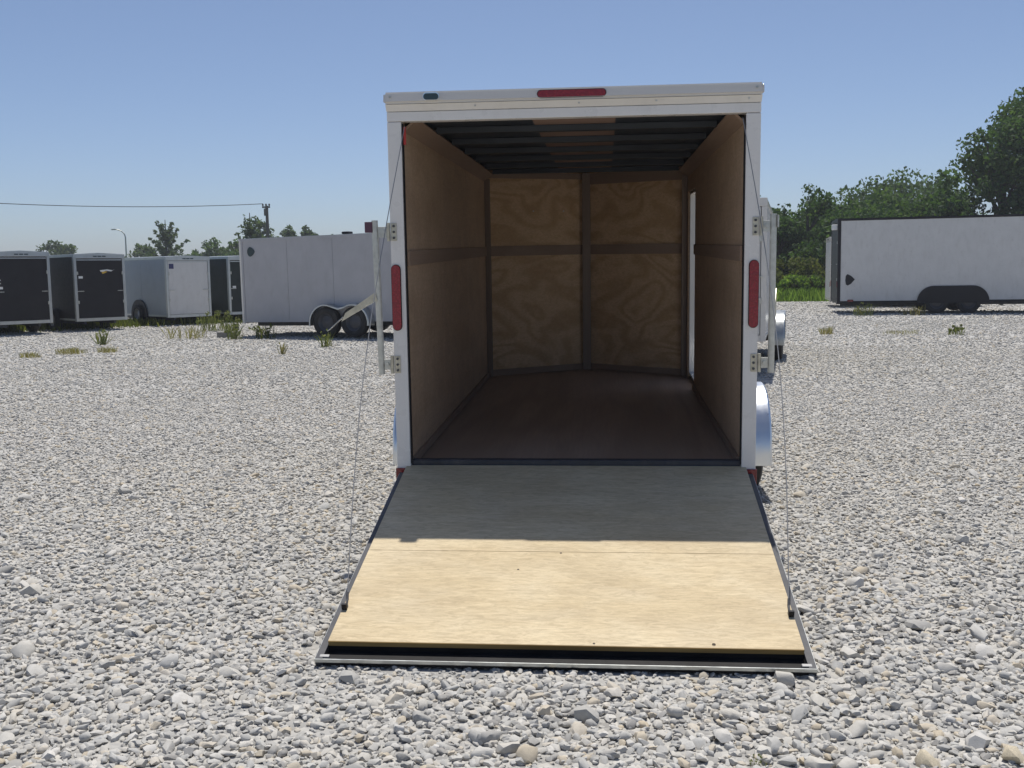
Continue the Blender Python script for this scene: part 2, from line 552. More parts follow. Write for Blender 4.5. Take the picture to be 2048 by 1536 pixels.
SPECIAL = [(0.10, -2.14, .125, 'stone'), (0.79, -1.80, .10, 'stone'), (0.53, -2.26, .09, 'stone'), (-0.23, -2.31, .095, 'stone'), (1.37, -2.34, .095, 'tan_stone'),
           (1.10, -2.40, .085, 'tan_stone'), (1.42, -1.21, .12, 'stone'), (-1.47, -1.75, .10, 'stone'), (-2.08, -1.68, .11, 'stone'), (-8.13, 11.41, .16, 'stone'),
           (-.13, -2.38, .09, 'stone'), (1.62, -1.30, .10, 'stone'), (1.30, .15, .09, 'stone'), (-.55, -2.05, .085, 'stone'), (.95, -2.18, .09, 'stone')]
STONES = []
for (x, y, s, m) in SPECIAL:
    STONES.append((x, y, s, m))
while len(STONES) < 296:
    d = 2.7 + 5.5*rnd.random()**1.3
    a = rnd.uniform(-R(33), R(33)) + YAW
    x, y = 0.165 - d*math.sin(a), -5.43 + d*math.cos(a)
    if on_ramp(x, y, .05) or (abs(x) < 1.25 and y > 0):
        continue
    STONES.append((x, y, rnd.uniform(.048, .085)*(1 if rnd.random() < .85 else 1.25), 'stone'))
first_stones = []
for i, (x, y, s, m) in enumerate(STONES):
    me = ROCKS[i % 10]
    if m == 'tan_stone':
        me = me.copy()
        me.materials[0] = MAT['tan_stone']
    o = bpy.data.objects.new('stone', me)
    COL.objects.link(o)
    o.parent = lot
    o.location = (x, y, s*0.13)
    o.rotation_euler = (rnd.uniform(-.35, .35), rnd.uniform(-.35, .35), rnd.uniform(0, 6.28))
    o.scale = (s*rnd.uniform(.95, 1.25), s*rnd.uniform(.8, 1.0), s*rnd.uniform(.75, 1.0))
    if m == 'stone' and len(first_stones) < 10 and i >= 20:
        first_stones.append(o)

def scatter_gravel():
    rs = np.random.default_rng(3)
    bands = [(2.3, 5.0, 2700, .015, .050, 44), (5.0, 8.5, 2300, .016, .044, 40), (8.5, 13.0, 1400, .019, .042, 37),
             (13.0, 20.0, 520, .026, .050, 35), (20.0, 30.0, 180, .034, .060, 34), (30.0, 44.0, 60, .045, .08, 33)]
    P, SC = [], []
    for (d0, d1, dens, s0, s1, half) in bands:
        area = R(half)*(d1*d1-d0*d0)
        n = int(area*dens)
        d = np.sqrt(rs.uniform(d0*d0, d1*d1, n))
        a = rs.uniform(-R(half), R(half), n) + YAW
        x = 0.165 - d*np.sin(a)
        y = -5.43 + d*np.cos(a)
        s = s0 + (s1-s0)*rs.random(n)**2.0
        lim = np.where(x > 3, 39.8, np.where(x > -9, 30.0+np.maximum(0, x+9)*.8, 30.0))
        keep = y < lim
        keep &= ~((np.abs(x) < 0.93) & (y > -1.86) & (y < -1.4) & (s > .036))
        keep &= ~((np.abs(x) < 0.86) & (y > -1.5) & (y < 4.6) & (rs.random(n) < .8))
        P.append(np.stack([x, y, s*rs.uniform(-.05, .26, n)], 1)[keep])
        SC.append(s[keep])
    P = np.concatenate(P)
    SC = np.concatenate(SC)
    n = len(P)
    me = bpy.data.meshes.new('gravel')
    me.vertices.add(n)
    me.vertices.foreach_set('co', P.astype(np.float32).ravel())
    rot = np.stack([rs.uniform(-.42, .42, n), rs.uniform(-.42, .42, n), rs.uniform(0, 6.283, n)], 1)
    sc = np.stack([SC*rs.uniform(.9, 1.4, n), SC*rs.uniform(.75, 1.05, n), SC*rs.uniform(.6, 1.05, n)], 1)
    for nm, arr, t in (('rot', rot, 'FLOAT_VECTOR'), ('scl', sc, 'FLOAT_VECTOR')):
        at = me.attributes.new(nm, t, 'POINT')
        at.data.foreach_set('vector', arr.astype(np.float32).ravel())
    at = me.attributes.new('pick', 'INT', 'POINT')
    at.data.foreach_set('value', rs.integers(0, 10, n).astype(np.int32))
    me.update()
    me.materials.append(MAT['stone'])
    o = bpy.data.objects.new('gravel', me)
    COL.objects.link(o)
    o.parent = lot
    o['kind'] = 'stuff'
    g = bpy.data.node_groups.new('gravel_scatter', 'GeometryNodeTree')
    g.interface.new_socket('Geometry', in_out='INPUT', socket_type='NodeSocketGeometry')
    g.interface.new_socket('Geometry', in_out='OUTPUT', socket_type='NodeSocketGeometry')
    gi = g.nodes.new('NodeGroupInput')
    go = g.nodes.new('NodeGroupOutput')
    ip = g.nodes.new('GeometryNodeInstanceOnPoints')
    jn = g.nodes.new('GeometryNodeJoinGeometry')
    for s in first_stones:
        ob = g.nodes.new('GeometryNodeObjectInfo')
        ob.transform_space = 'ORIGINAL'
        ob.inputs['Object'].default_value = s
        ob.inputs['As Instance'].default_value = True
        g.links.new(ob.outputs['Geometry'], jn.inputs[0])
    def attr(nm, dt):
        a = g.nodes.new('GeometryNodeInputNamedAttribute')
        a.data_type = dt
        a.inputs['Name'].default_value = nm
        return a.outputs[0]
    eu = g.nodes.new('FunctionNodeEulerToRotation')
    g.links.new(attr('rot', 'FLOAT_VECTOR'), eu.inputs[0])
    g.links.new(gi.outputs[0], ip.inputs['Points'])
    g.links.new(jn.outputs[0], ip.inputs['Instance'])
    ip.inputs['Pick Instance'].default_value = True
    g.links.new(attr('pick', 'INT'), ip.inputs['Instance Index'])
    g.links.new(eu.outputs[0], ip.inputs['Rotation'])
    g.links.new(attr('scl', 'FLOAT_VECTOR'), ip.inputs['Scale'])
    g.links.new(ip.outputs[0], go.inputs[0])
    md = o.modifiers.new('scatter', 'NODES')
    md.node_group = g
    print('gravel stones', n)
scatter_gravel()

# ------------------------------------------------------------------ the open cargo trailer
TP = 0.02517
main = thing('cargo_trailer', 'white enclosed cargo trailer with rear ramp lowered, showing its plywood interior', 'trailer',
             (0, 0.4*math.sin(TP), 0.4*(1-math.cos(TP))), (TP, 0, 0))

def mobj(name, bm, mat, parent=None, **kw):
    return obj(name, bm, mat, parent or main, **kw)

# outer shell
for s in (-1, 1):
    bm = bmesh.new()
    a, b = sorted((s*0.903, s*0.924))
    if s < 0:
        box(bm, a, b, 0.03, 3.72, 0.40, 2.29)
    else:
        box(bm, a, b, 0.03, 2.90, 0.40, 2.29)
        box(bm, a, b, 3.55, 3.72, 0.40, 2.29)
        box(bm, a, b, 2.90, 3.55, 1.99, 2.29)
        box(bm, a, b, 2.90, 3.55, 0.40, 0.47)
    mobj('side_panel', bm, 'white_paint')
    bm = bmesh.new()
    slab(bm, (s*.924, 3.72, .40), (s*.924, 3.72, 2.29), (0, 4.30, 2.29), (0, 4.30, .40), 0.02*s)
    bmesh.ops.recalc_face_normals(bm, faces=bm.faces)
    mobj('nose_panel', bm, 'white_paint')
bm = bmesh.new()
prism(bm, [(-.93, 2.292), (-.93, 2.315), (0, 2.340), (.93, 2.315), (.93, 2.292)], 'y', 0.03, 3.73)
prism(bm, [(-.925, 3.73), (.925, 3.73), (0, 4.31)], 'z', 2.293, 2.314)
mobj('roof', bm, 'aluminium')
# rear frame
for s in (-1, 1):
    a, b = sorted((s*0.860, s*0.932))
    post = mobj('rear_post', B(a, b, -0.03, 0.045, 0.375, 2.2125, bev=0.004), 'white_paint')
    a2, b2 = sorted((s*0.854, s*0.8585))
    mobj('door_seal', B(a2, b2, -0.022, 0.012, 0.45, 2.205), 'black_trim')
    a3, b3 = sorted((s*0.884, s*0.938))
    mobj('corner_reflector', B(a3, b3, -0.041, -0.0325, 0.350, 0.428, bev=0.002), 'red_reflector')
    bm = bmesh.new()
    prism(bm, pill(s*0.908, 1.325, 0.0225, 0.168), 'y', -0.042, -0.031)
    tl = mobj('tail_light', bm, 'red_lens')
    bm = bmesh.new()
    prism(bm, pill(s*0.908, 1.325, 0.0255, 0.171), 'y', -0.0345, -0.0295)
    obj('bezel', bm, 'black_trim', tl)
hd = mobj('header', B(-.932, .932, -0.03, 0.045, 2.2145, 2.262, bev=0.003), 'white_paint')
bm = bmesh.new()
hexa(bm, [(-.932, -.0325, 2.2635), (.932, -.0325, 2.2635), (.932, .045, 2.2635), (-.932, .045, 2.2635),
          (-.934, -.052, 2.296), (.934, -.052, 2.296), (.934, .045, 2.296), (-.934, .045, 2.296)])
mobj('drip_rail', bm, 'white_trim')
bm = bmesh.new()
hexa(bm, [(-.942, -.070, 2.2975), (.942, -.070, 2.2975), (.942, .06, 2.2975), (-.942, .06, 2.2975),
          (-.942, -.058, 2.357), (.942, -.058, 2.357), (.942, .06, 2.350), (-.942, .06, 2.350)])
bmesh.ops.bevel(bm, geom=[e for e in bm.edges], offset=0.011, segments=4, affect='EDGES')
MAT['cap_paint'] = paint('cap_paint', (0.69, 0.66, 0.61), 0.085, var=0.03)
cap = mobj('roof_cap', bm, 'cap_paint', smooth=True)
for x in (-.905, .905):
    bm = bmesh.new()
    prism(bm, pill(x, 2.331, .006, .006, 6), 'y', -0.071, -0.062)
    obj('rivet', bm, 'galvanised', cap)
for x in (-.48, .04, .42, .87):
    bm = bmesh.new()
    prism(bm, pill(x, 2.281, .004, .004, 6), 'y', -0.050, -0.038)
    obj('rivet', bm, 'galvanised', cap)
bm = bmesh.new()
prism(bm, pill(-.694, 2.327, .041, .0185), 'y', -0.090, -0.060)
lm = mobj('dome_lamp', bm, 'chrome')
bm = bmesh.new()
prism(bm, pill(-.694, 2.325, .038, .0155), 'y', -0.094, -0.0905)
obj('lens', bm, 'lamp_dark', lm)
bm = bmesh.new()
prism(bm, pill(.004, 2.326, .168, .0165), 'y', -0.0685, -0.060)
lb = mobj('brake_light', bm, 'red_lens')
bm = bmesh.new()
prism(bm, pill(.004, 2.326, .1715, .0195), 'y', -0.0675, -0.0595)
obj('bezel', bm, 'black_trim', lb)
mobj('red_marker_tag', B(-.853, -.841, -.012, .0, 2.10, 2.19), 'red_tag')

# inside: wall panels, belt rails, coves, floor, ceiling
PZ0, PZ1 = 0.432, 2.255
for s in (-1, 1):
    a, b = sorted((s*0.8605, s*0.873))
    ys = [(0.046, 1.225), (1.229, 2.446), (2.45, 3.716)]
    if s > 0:
        ys = [(0.046, 1.225), (1.229, 2.446), (2.45, 2.895)]
    for (y0, y1) in ys:
        mobj('wall_board', B(a, b, y0, y1, PZ0, PZ1), 'wall_wood')
    if s > 0:
        mobj('wall_board', B(a, b, 3.555, 3.716, PZ0, PZ1), 'wall_wood')
        mobj('wall_board', B(a, b, 2.899, 3.551, 1.995, PZ1), 'wall_wood')
    a, b = sorted((s*0.8485, s*0.8595))
    mobj('belt_rail', B(a, b, 0.05, 3.68 if s < 0 else 2.88, 1.487, 1.565), 'belt')
    a, b = sorted((s*0.843, s*0.8595))
    mobj('kick_board', B(a, b, 0.05, 3.68 if s < 0 else 2.88, 0.4365, 0.475), 'belt')
    bm = bmesh.new()
    hexa(bm, [(s*.8595, .046, 2.170), (s*.8595, 3.70, 2.118), (s*.789, 3.70, 2.182), (s*.789, .046, 2.232),
              (s*.8596, .046, 2.185), (s*.8596, 3.70, 2.133), (s*.795, 3.70, 2.193), (s*.795, .046, 2.243)])
    bmesh.ops.recalc_face_normals(bm, faces=bm.faces)
    mobj('cove_board', bm, 'belt')
    a, b = sorted((s*0.815, s*0.8590))
    mobj('corner_post', B(a, b, 3.655, 3.705, 0.4375, 2.14, bev=0.003), 'post_wood')
NX, NY0, NY1 = 0.846, 3.712, 4.22
for s in (-1, 1):
    for (z0, z1) in ((0.4375, 1.486), (1.568, 2.24)):
        bm = bmesh.new()
        slab(bm, (s*NX, NY0, z0), (s*NX, NY0, z1), (s*.003, NY1, z1), (s*.003, NY1, z0), 0.012*s)
        bmesh.ops.recalc_face_normals(bm, faces=bm.faces)
        mobj('nose_board', bm, 'nose_wood')
    for (z0, z1, nm) in ((1.484, 1.570, 'belt_rail'), (0.438, 0.492, 'kick_board')) + (((2.105, 2.20, 'top_rail'),) if s > 0 else ((2.15, 2.2, 'top_rail'),)):
        bm = bmesh.new()
        slab(bm, (s*(NX-.006), NY0-.012, z0), (s*(NX-.006), NY0-.012, z1), (s*.004, NY1-.016, z1), (s*.004, NY1-.016, z0), 0.009*s)
        bmesh.ops.recalc_face_normals(bm, faces=bm.faces)
        mobj(nm, bm, 'belt')
mobj('nose_post', B(-.036, .036, NY1-.065, NY1-.035, 0.4375, 2.205, bev=0.003), 'post_wood')
for (x, y, z) in ((-.46, 3.93, 1.87), (-.20, 4.088, 1.87)):
    bm = bmesh.new()
    prism(bm, pill(x, z, .006, .006, 6), 'y', y-.004, y+.006)
    mobj('screw', bm, 'sticker_white')
bm = bmesh.new()
prism(bm, [(-.902, .046), (.902, .046), (.902, 3.715), (0, 4.275), (-.902, 3.715)], 'z', 0.401, 0.4305)
mobj('floor', bm, 'floor_wood')
bm = bmesh.new()
box(bm, -.858, .858, -.004, .0455, .4320, .466)
bmesh.ops.bevel(bm, geom=list(bm.edges), offset=.004, segments=1, affect='EDGES')
mobj('door_sill', bm, 'black_steel')
bm = bmesh.new()
prism(bm, [(-.858, .05), (.858, .05), (.858, 3.70), (0, 4.21), (-.858, 3.70)], 'z', 2.264, 2.27)
for v in bm.verts:
    v.co.z -= .0125*v.co.y
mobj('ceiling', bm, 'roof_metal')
for y in (.10, .68, 1.28, 1.89, 2.50, 3.12, 3.69):
    bm = bmesh.new()
    zt = 2.2615 - .0125*y
    prism(bm, [(y-.04, zt), (y-.04, zt-.004), (y-.036, zt-.034), (y+.036, zt-.034), (y+.04, zt-.004), (y+.04, zt)], 'x', -.785, .785)
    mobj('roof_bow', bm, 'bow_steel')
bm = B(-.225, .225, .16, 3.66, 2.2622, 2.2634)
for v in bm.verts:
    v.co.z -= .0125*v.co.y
mobj('ceiling_reflection', bm, 'reflection_brown')  # added strip: paints the brown reflection showing in the roof sheet between bows
# side door opening: jambs and the door swung forward
jm = bmesh.new()
box(jm, .874, .929, 3.535, 3.552, .474, 1.986)
box(jm, .874, .929, 2.898, 2.915, .474, 1.986)
box(jm, .874, .929, 2.917, 3.533, 1.972, 1.986)
box(jm, .874, .929, 2.917, 3.533, .474, .486)
mobj('side_door_frame', jm, 'white_trim')
bm = bmesh.new()
box(bm, 0, .028, 0, .62, .49, 1.965, bev=.004)
sd = mobj('side_door', bm, 'white_paint')
sd.location = (.933, 3.56, 0)
sd.rotation_euler = (0, 0, R(-8))
obj('door_latch', B(.03, .05, .52, .58, 1.1, 1.16, bev=.004), 'chrome', sd)

# chassis, wheels, fenders, tongue
bm = bmesh.new()
for s in (-1, 1):
    box(bm, min(s*.62, s*.68), max(s*.62, s*.68), .05, 3.7, .30, .398)
for y in (.06, .9, 1.75, 2.6, 3.55):
    box(bm, -.618, .618, y, y+.05, .32, .396)
mobj('chassis', bm, 'black_steel')
AY, AZ = 1.55, 0.335 - 1.55*math.sin(TP)
bm = bmesh.new()
tube(bm, [(-1.0, AY, AZ), (1.0, AY, AZ)], .03, 10)
bmesh.ops.recalc_face_normals(bm, faces=bm.faces)
mobj('axle', bm, 'black_steel')
for s in (-1, 1):
    wheel(main, s*1.07, AY, AZ, .338, .195, s)
    fender(main, s*.9255, s*1.20, arch_fender(0, 0, AY, AY, AZ-.045, .415))
bm = bmesh.new()
for s in (-1, 1):
    tube(bm, [(s*.62, 3.4, .30), (s*.05, 5.15, .30)], .04, 8)
tube(bm, [(0, 5.05, .30), (0, 5.35, .30)], .05, 10)
bmesh.ops.recalc_face_normals(bm, faces=bm.faces)
mobj('tongue', bm, 'black_steel')
bm = bmesh.new()
zf = -5.0*math.sin(TP)
tube(bm, [(0, 4.95, zf+.02), (0, 4.95, .85)], .03, 10)
tube(bm, [(0, 4.95, zf+.005), (0, 4.95, zf+.022)], .10, 14)
bmesh.ops.recalc_face_normals(bm, faces=bm.faces)
mobj('jack', bm, 'galvanised')

# lock bars folded out at both sides of the rear
def lockbar(s):
    xb = s*1.0
    lean = .012 if s < 0 else .0
    bm = bmesh.new()
    z0, z1 = (.927, 1.722)
    tube(bm, [(xb-s*lean*.2, -.03, z0), (xb+s*lean, -.03, z1)], .0165, 14)
    bmesh.ops.recalc_face_normals(bm, faces=bm.faces)
    bar = mobj('lock_bar', bm, 'galvanised', smooth=True)
    for zc, plate in ((1.662, s < 0), (.978, True)):
        bm = bmesh.new()
        a, b = sorted((s*.898, s*.926))
        box(bm, a, b, -.0355, -.0315, zc-.045, zc+.045, bev=.0015)
        hb = obj('hinge_plate', bm, 'zinc', bar)
        for k in (-1, 0, 1):
            bm = bmesh.new()
            prism(bm, pill(s*.912, zc+k*.03, .0065, .0065, 5), 'y', -.043, -.035)
            obj('bolt', bm, 'dark_rim', bar)
        bm = bmesh.new()
        tube(bm, [(s*.9405, -.034, zc-.047), (s*.9405, -.034, zc+.047)], .009, 10)
        bmesh.ops.recalc_face_normals(bm, faces=bm.faces)
        obj('hinge_pin', bm, 'zinc', bar)
        a, b = sorted((s*.9495, s*1.0))
        obj('hinge_arm', B(a, b, -.0335, -.0275, zc-.027, zc+.027, bev=.001), 'galvanised', bar)
        bm = bmesh.new()
        prism(bm, pill(s*.968, zc, .011, .011, 6), 'y', -.043, -.0335)
        obj('bolt', bm, 'galvanised', bar)
    bm = bmesh.new()
    if s < 0:
        hexa(bm, [(-1.005, -.052, 1.315), (-1.198, -.055, 1.206), (-1.198, -.050, 1.206), (-1.005, -.047, 1.315),
                  (-1.020, -.052, 1.352), (-1.176, -.055, 1.250), (-1.176, -.050, 1.250), (-1.020, -.047, 1.352)])
    else:
        hexa(bm, [(1.012, .0, 1.16), (1.062, .25, 1.12), (1.066, .25, 1.12), (1.016, .0, 1.16),
                  (1.012, .0, 1.20), (1.062, .25, 1.34), (1.066, .25, 1.34), (1.016, .0, 1.20)])
    bmesh.ops.recalc_face_normals(bm, faces=bm.faces)
    obj('handle', bm, 'zinc', bar)
    if s < 0:
        obj('hook', T([(-1.19, -.053, 1.228), (-1.262, -.053, 1.165), (-1.275, -.053, 1.158)], .0035, 6), 'galvanised', bar)
        obj('cam_plate', B(-1.062, -1.022, -.045, -.015, 1.660, 1.715, bev=.003), 'maroon', bar)
    else:
        obj('cam_plate', B(1.019, 1.026, -.045, .03, 1.655, 1.715, bev=.001), 'galvanised', bar)
lockbar(-1)
lockbar(1)

# the ramp, built in its own slope: origin at the hinge, v along the slope
RA = math.atan2(0.437-0.050, 1.742)
ramp_ob = bpy.data.objects.new('ramp_door', None)
COL.objects.link(ramp_ob)
ramp_ob.parent = main
ramp_ob.matrix_parent_inverse = main.matrix_basis.inverted()
ramp_ob.location = (0, -.012, .437)
ramp_ob.rotation_euler = (RA, 0, 0)
RL = 1.778
for s in (-1, 1):
    a, b = sorted((s*.885, s*.912))
    obj('ramp_rail', B(a, b, -RL, -.060, -.048, -.015), 'black_steel', ramp_ob)
for s in (-1, 1):
    a, b = sorted((s*.9125, s*.9145))
    obj('edge_strip', B(a, b, -RL, -.065, -.040, -.018), 'aluminium', ramp_ob)
for (y0, y1) in ((-1.688, -.9605), (-.957, -.006)):
    bm = bmesh.new()
    box(bm, -.8835, .8835, y0, y1, -.012, .0035)
    d_ = obj('deck_board', bm, 'ramp_wood', ramp_ob)
obj('deck_edge', B(-.882, .882, -1.6915, -1.6885, -.016, .0025), 'edge_wood', ramp_ob)
obj('hinge_tube', T([(-.85, .004, -.012), (.85, .004, -.012)], .014, 10), 'black_steel', ramp_ob)
obj('flap_channel', B(-.884, .884, -RL+.008, -1.675, -.044, -.038), 'flap_black', ramp_ob)
obj('end_beam', B(-.883, .883, -1.6900, -1.675, -.0375, -.0165), 'flap_black', ramp_ob)
obj('end_lip', B(-.884, .884, -RL, -RL+.0075, -.044, -.018), 'flap_black', ramp_ob)
obj('end_strip', B(-.9125, .9125, -RL-.004, -RL-.0005, -.030, -.016), 'aluminium', ramp_ob)
for s in (-1, 1):
    a, b = sorted((s*.862, s*.9))
    obj('end_block', B(a, b, -RL+.010, -RL+.028, -.0375, -.014, bev=.003), 'cable', ramp_ob)
    a, b = sorted((s*.862, s*.884))
    cl = obj('cable_anchor', B(a, b, -1.470, -1.456, .0045, .030, bev=.003), 'black_trim', ramp_ob)
    obj('shackle', T([(s*.868, -1.45, .016), (s*.868, -1.425, .028), (s*.872, -1.40, .045)], .005, 6), 'dark_rim', ramp_ob)
bm = bmesh.new()
prism(bm, pill(.56, -1.668, .007, .007, 6), 'z', .0036, .0062)
obj('screw', bm, 'chrome', ramp_ob)
for (x, y) in ((-.205, -1.12), (-.03, -.97), (.12, -1.675)):
    bm = bmesh.new()
    prism(bm, pill(x, y, .0045, .0035, 5), 'z', .0036, .0052)
    obj('screw', bm, 'wood_pole', ramp_ob)
# support cables (world positions)
RM = Matrix.Translation((0, -.012, .437)) @ Matrix.Rotation(RA, 4, 'X')
for s in (-1, 1):
    end = RM @ Vector((s*.872, -1.40, .045))
    top = Vector((s*.845, -.06, 2.19))
    pts = []
    for k in range(15):
        t = k/14
        p = top.lerp(end, t)
        bulge = math.sin(math.pi*t)
        p.x += s*(.085 if s < 0 else .085)*bulge*(1-.25*t)
        p.y += .10*bulge*(1-t)
        p.z -= .10*bulge
        pts.append(p)
    obj('support_cable', T(pts, .0023, 6), 'cable', main, world=True)

# ------------------------------------------------------------------ other trailers
def cargo(label, loc, heading, L, Wd, z0, z1, shell, door=None, trim='aluminium', roof='aluminium', nose=.5, axles=(0.5,), fend='round', rad=.33,
          frame=.06, badge=None, tilt=0.0, group=None, wheel_out=.12, roofmat=None, seams=0, cat='trailer', name='cargo_trailer', pillar=True, rim='rim', lamps=True):
    t = thing(name, label, cat, loc, (tilt, 0, heading), group)
    hw = Wd/2
    for s in (-1, 1):
        a, b = sorted((s*(hw-.03), s*hw))
        npan = seams or max(1, int(round((L-.06)/1.22)))
        st = (L-.06)/npan
        for k in range(npan):
            obj('side_panel', B(a, b, .06+k*st+.003, .06+(k+1)*st-.003, z0+.05, z1-.06), shell, t)
        a, b = sorted((s*(hw-.02), s*(hw+.008)))
        obj('bottom_rail', B(a, b, .0605, L, z0, z0+.0495), trim, t)
        obj('roof_rail', B(a, b, .0605, L, z1-.0595, z1), trim, t)
        bm = bmesh.new()
        slab(bm, (s*hw, L+.002, z0), (s*hw, L+.002, z1), (s*.01, L+nose, z1), (s*.01, L+nose, z0), .02*s)
        bmesh.ops.recalc_face_normals(bm, faces=bm.faces)
        obj('nose_panel', bm, shell, t)
    bm = bmesh.new()
    prism(bm, [(-hw+.01, z1+.002), (-hw+.01, z1+.012), (0, z1+.045), (hw-.01, z1+.012), (hw-.01, z1+.002)], 'y', .0, L)
    prism(bm, [(-hw+.01, L+.001), (hw-.01, L+.001), (0, L+nose)], 'z', z1+.002, z1+.012)
    obj('roof', bm, roof, t)
    obj('floor', B(-hw+.032, hw-.032, .062, L-.01, z0+.01, z0+.048), 'black_steel', t)
    # rear: posts, header, sill, door leaf, hinges, lights
    for s in (-1, 1):
        a, b = sorted((s*(hw-frame), s*(hw+.01)))
        obj('rear_post', B(a, b, -.03, .06, z0-.02, z1-.10, bev=.004), trim, t)
        if lamps and Wd > 1.6:
            bm = bmesh.new()
            prism(bm, pill(s*(hw-frame/2), z0+.55, .02, .09, 6), 'y', -.042, -.0305)
            obj('tail_light', bm, 'red_lens', t)
    hdr = obj('header', B(-hw-.01, hw+.01, -.035, .06, z1-.0985, z1+.01, bev=.004), trim, t)
    if lamps:
        for x in (-.14, 0, .14):
            bm = bmesh.new()
            prism(bm, pill(x*Wd/1.6, z1-.045, .05, .014, 6), 'y', -.046, -.0355)
            obj('marker_light', bm, 'lamp_dark', hdr)
    obj('sill', B(-hw+frame+.001, hw-frame-.001, -.028, .06, z0-.02, z0+.06), trim, t)
    dr = obj('rear_door', B(-hw+frame+.008, hw-frame-.008, -.022, .012, z0+.068, z1-.106, bev=.003), door or shell, t)
    obj('door_frame', B(-hw+frame+.01, hw-frame-.01, -.0265, -.0225, z1-.15, z1-.125), trim, dr)
    for s in (-1, 1):
        a, b = sorted((s*(hw-frame-.16), s*(hw-frame+.02)))
        obj('bar_lock', B(a, b, -.052, -.0305, (z0+z1)/2-.10, (z0+z1)/2-.082), 'galvanised', dr)
        a, b = sorted((s*(hw-frame-.03), s*(hw-frame+.012)))
        for zz in (.28, .72):
            obj('hinge', B(a, b, -.045, -.0305, z0+(z1-z0)*zz-.04, z0+(z1-z0)*zz+.04, bev=.003), 'galvanised', dr)
    # running gear
    for ay in axles:
        for s in (-1, 1):
            wheel(t, s*(hw+wheel_out), ay, rad, rad, .2, s, rim)
    bm = bmesh.new()
    for ay in axles:
        tube(bm, [(-hw-wheel_out+.05, ay, rad), (hw+wheel_out-.05, ay, rad)], .035, 8)
    for s in (-1, 1):
        a, b = sorted((s*hw*.55, s*(hw*.55+.06)))
        box(bm, a, b, .1, L, z0-.10, z0-.001)
        tube(bm, [(s*hw*.55, L-.1, z0-.06), (s*.05, L+nose+1.1, z0-.06)], .04, 8)
    bmesh.ops.recalc_face_normals(bm, faces=bm.faces)
    obj('chassis', bm, 'black_steel', t)
    obj('jack', T([(0, L+nose+.75, .0), (0, L+nose+.75, .05), (0, L+nose+.751, .051), (0, L+nose+.75, .75)], [.09, .09, .03, .03], 10), 'galvanised', t)
    fr = rad + .085
    if fend == 'round':
        for s in (-1, 1):
            if len(axles) == 1:
                path = arch_fender(0, 0, axles[0], axles[0], rad-.02, fr)
            else:
                path = arch_fender(0, 0, axles[0], axles[0], rad-.02, fr)[:19]
                second = arch_fender(0, 0, axles[1], axles[1], rad-.02, fr)[10:]
                # two arcs meeting in a low saddle between the wheels
                mid = [((axles[0]+axles[1])/2, rad-.02+fr*.80)]
                path = [p for p in path if p[0] < mid[0][0]-.09] + mid + [p for p in second if p[0] > mid[0][0]+.09]
            fender(t, s*(hw+.009), s*(hw+wheel_out+.13), path, 'aluminium')
    elif fend == 'flush':
        for s in (-1, 1):
            bm = bmesh.new()
            y0, y1 = axles[0]-fr-.13, axles[-1]+fr+.13
            h = rad*2+.12
            out = [(y0, z0-.03)]
            n = 10
            rr = .46
            zt = z0+.47
            for k in range(n+1):
                a = math.pi - math.pi/2*k/n
                out.append((y0+rr+rr*math.cos(a), zt-.47+.47*math.sin(a)))
            for k in range(n+1):
                a = math.pi/2 - math.pi/2*k/n
                out.append((y1-rr+rr*math.cos(a), zt-.47+.47*math.sin(a)))
            out.append((y1, z0-.03))
            a, b = sorted((s*(hw+.0085), s*(hw+.035)))
            prism(bm, out, 'x', a, b)
            fo = obj('fender', bm, 'black_trim', t)
    return t, hw

GROUP_ROW = 'small cargo trailers in a row'
HROW = R(50)
def corner_to_loc(cx, cy, heading, Wd):
    """left rear corner on the ground -> centre of the rear"""
    return (cx + math.cos(heading)*Wd/2, cy + math.sin(heading)*Wd/2, 0)

tA, hA = cargo('black cargo trailer with plain door at the outer end of the row of small trailers', corner_to_loc(-14.52, 18.80, HROW, 1.34), HROW, 3.0, 1.34, .30, 2.03, 'shell_black', axles=(1.35,), rad=.29, wheel_out=.02, fend='none')
tC, hC = cargo('black cargo trailer with a small white and yellow emblem on its rear door', corner_to_loc(-13.45, 20.65, HROW, 1.34), HROW, 3.0, 1.34, .28, 1.985, 'shell_black', axles=(1.35,), rad=.29, wheel_out=.02, fend='none')
tE, hE = cargo('silver-grey cargo trailer with white rear door and dark blue sticker', corner_to_loc(-12.10, 23.20, HROW, 1.34), HROW, 3.0, 1.34, .25, 1.93, 'shell_silver', door='shell_white', axles=(1.7,), rad=.29, wheel_out=.02, fend='flush')
tG, hG = cargo('dark green-black cargo trailer half hidden behind the long grey trailer', corner_to_loc(-10.94, 24.94, HROW, 1.34), HROW, 3.0, 1.34, .25, 1.94, 'shell_green', axles=(1.35,), rad=.29, wheel_out=.02, fend='none')
for t in (tA, tC, tE, tG):
    t['group'] = GROUP_ROW
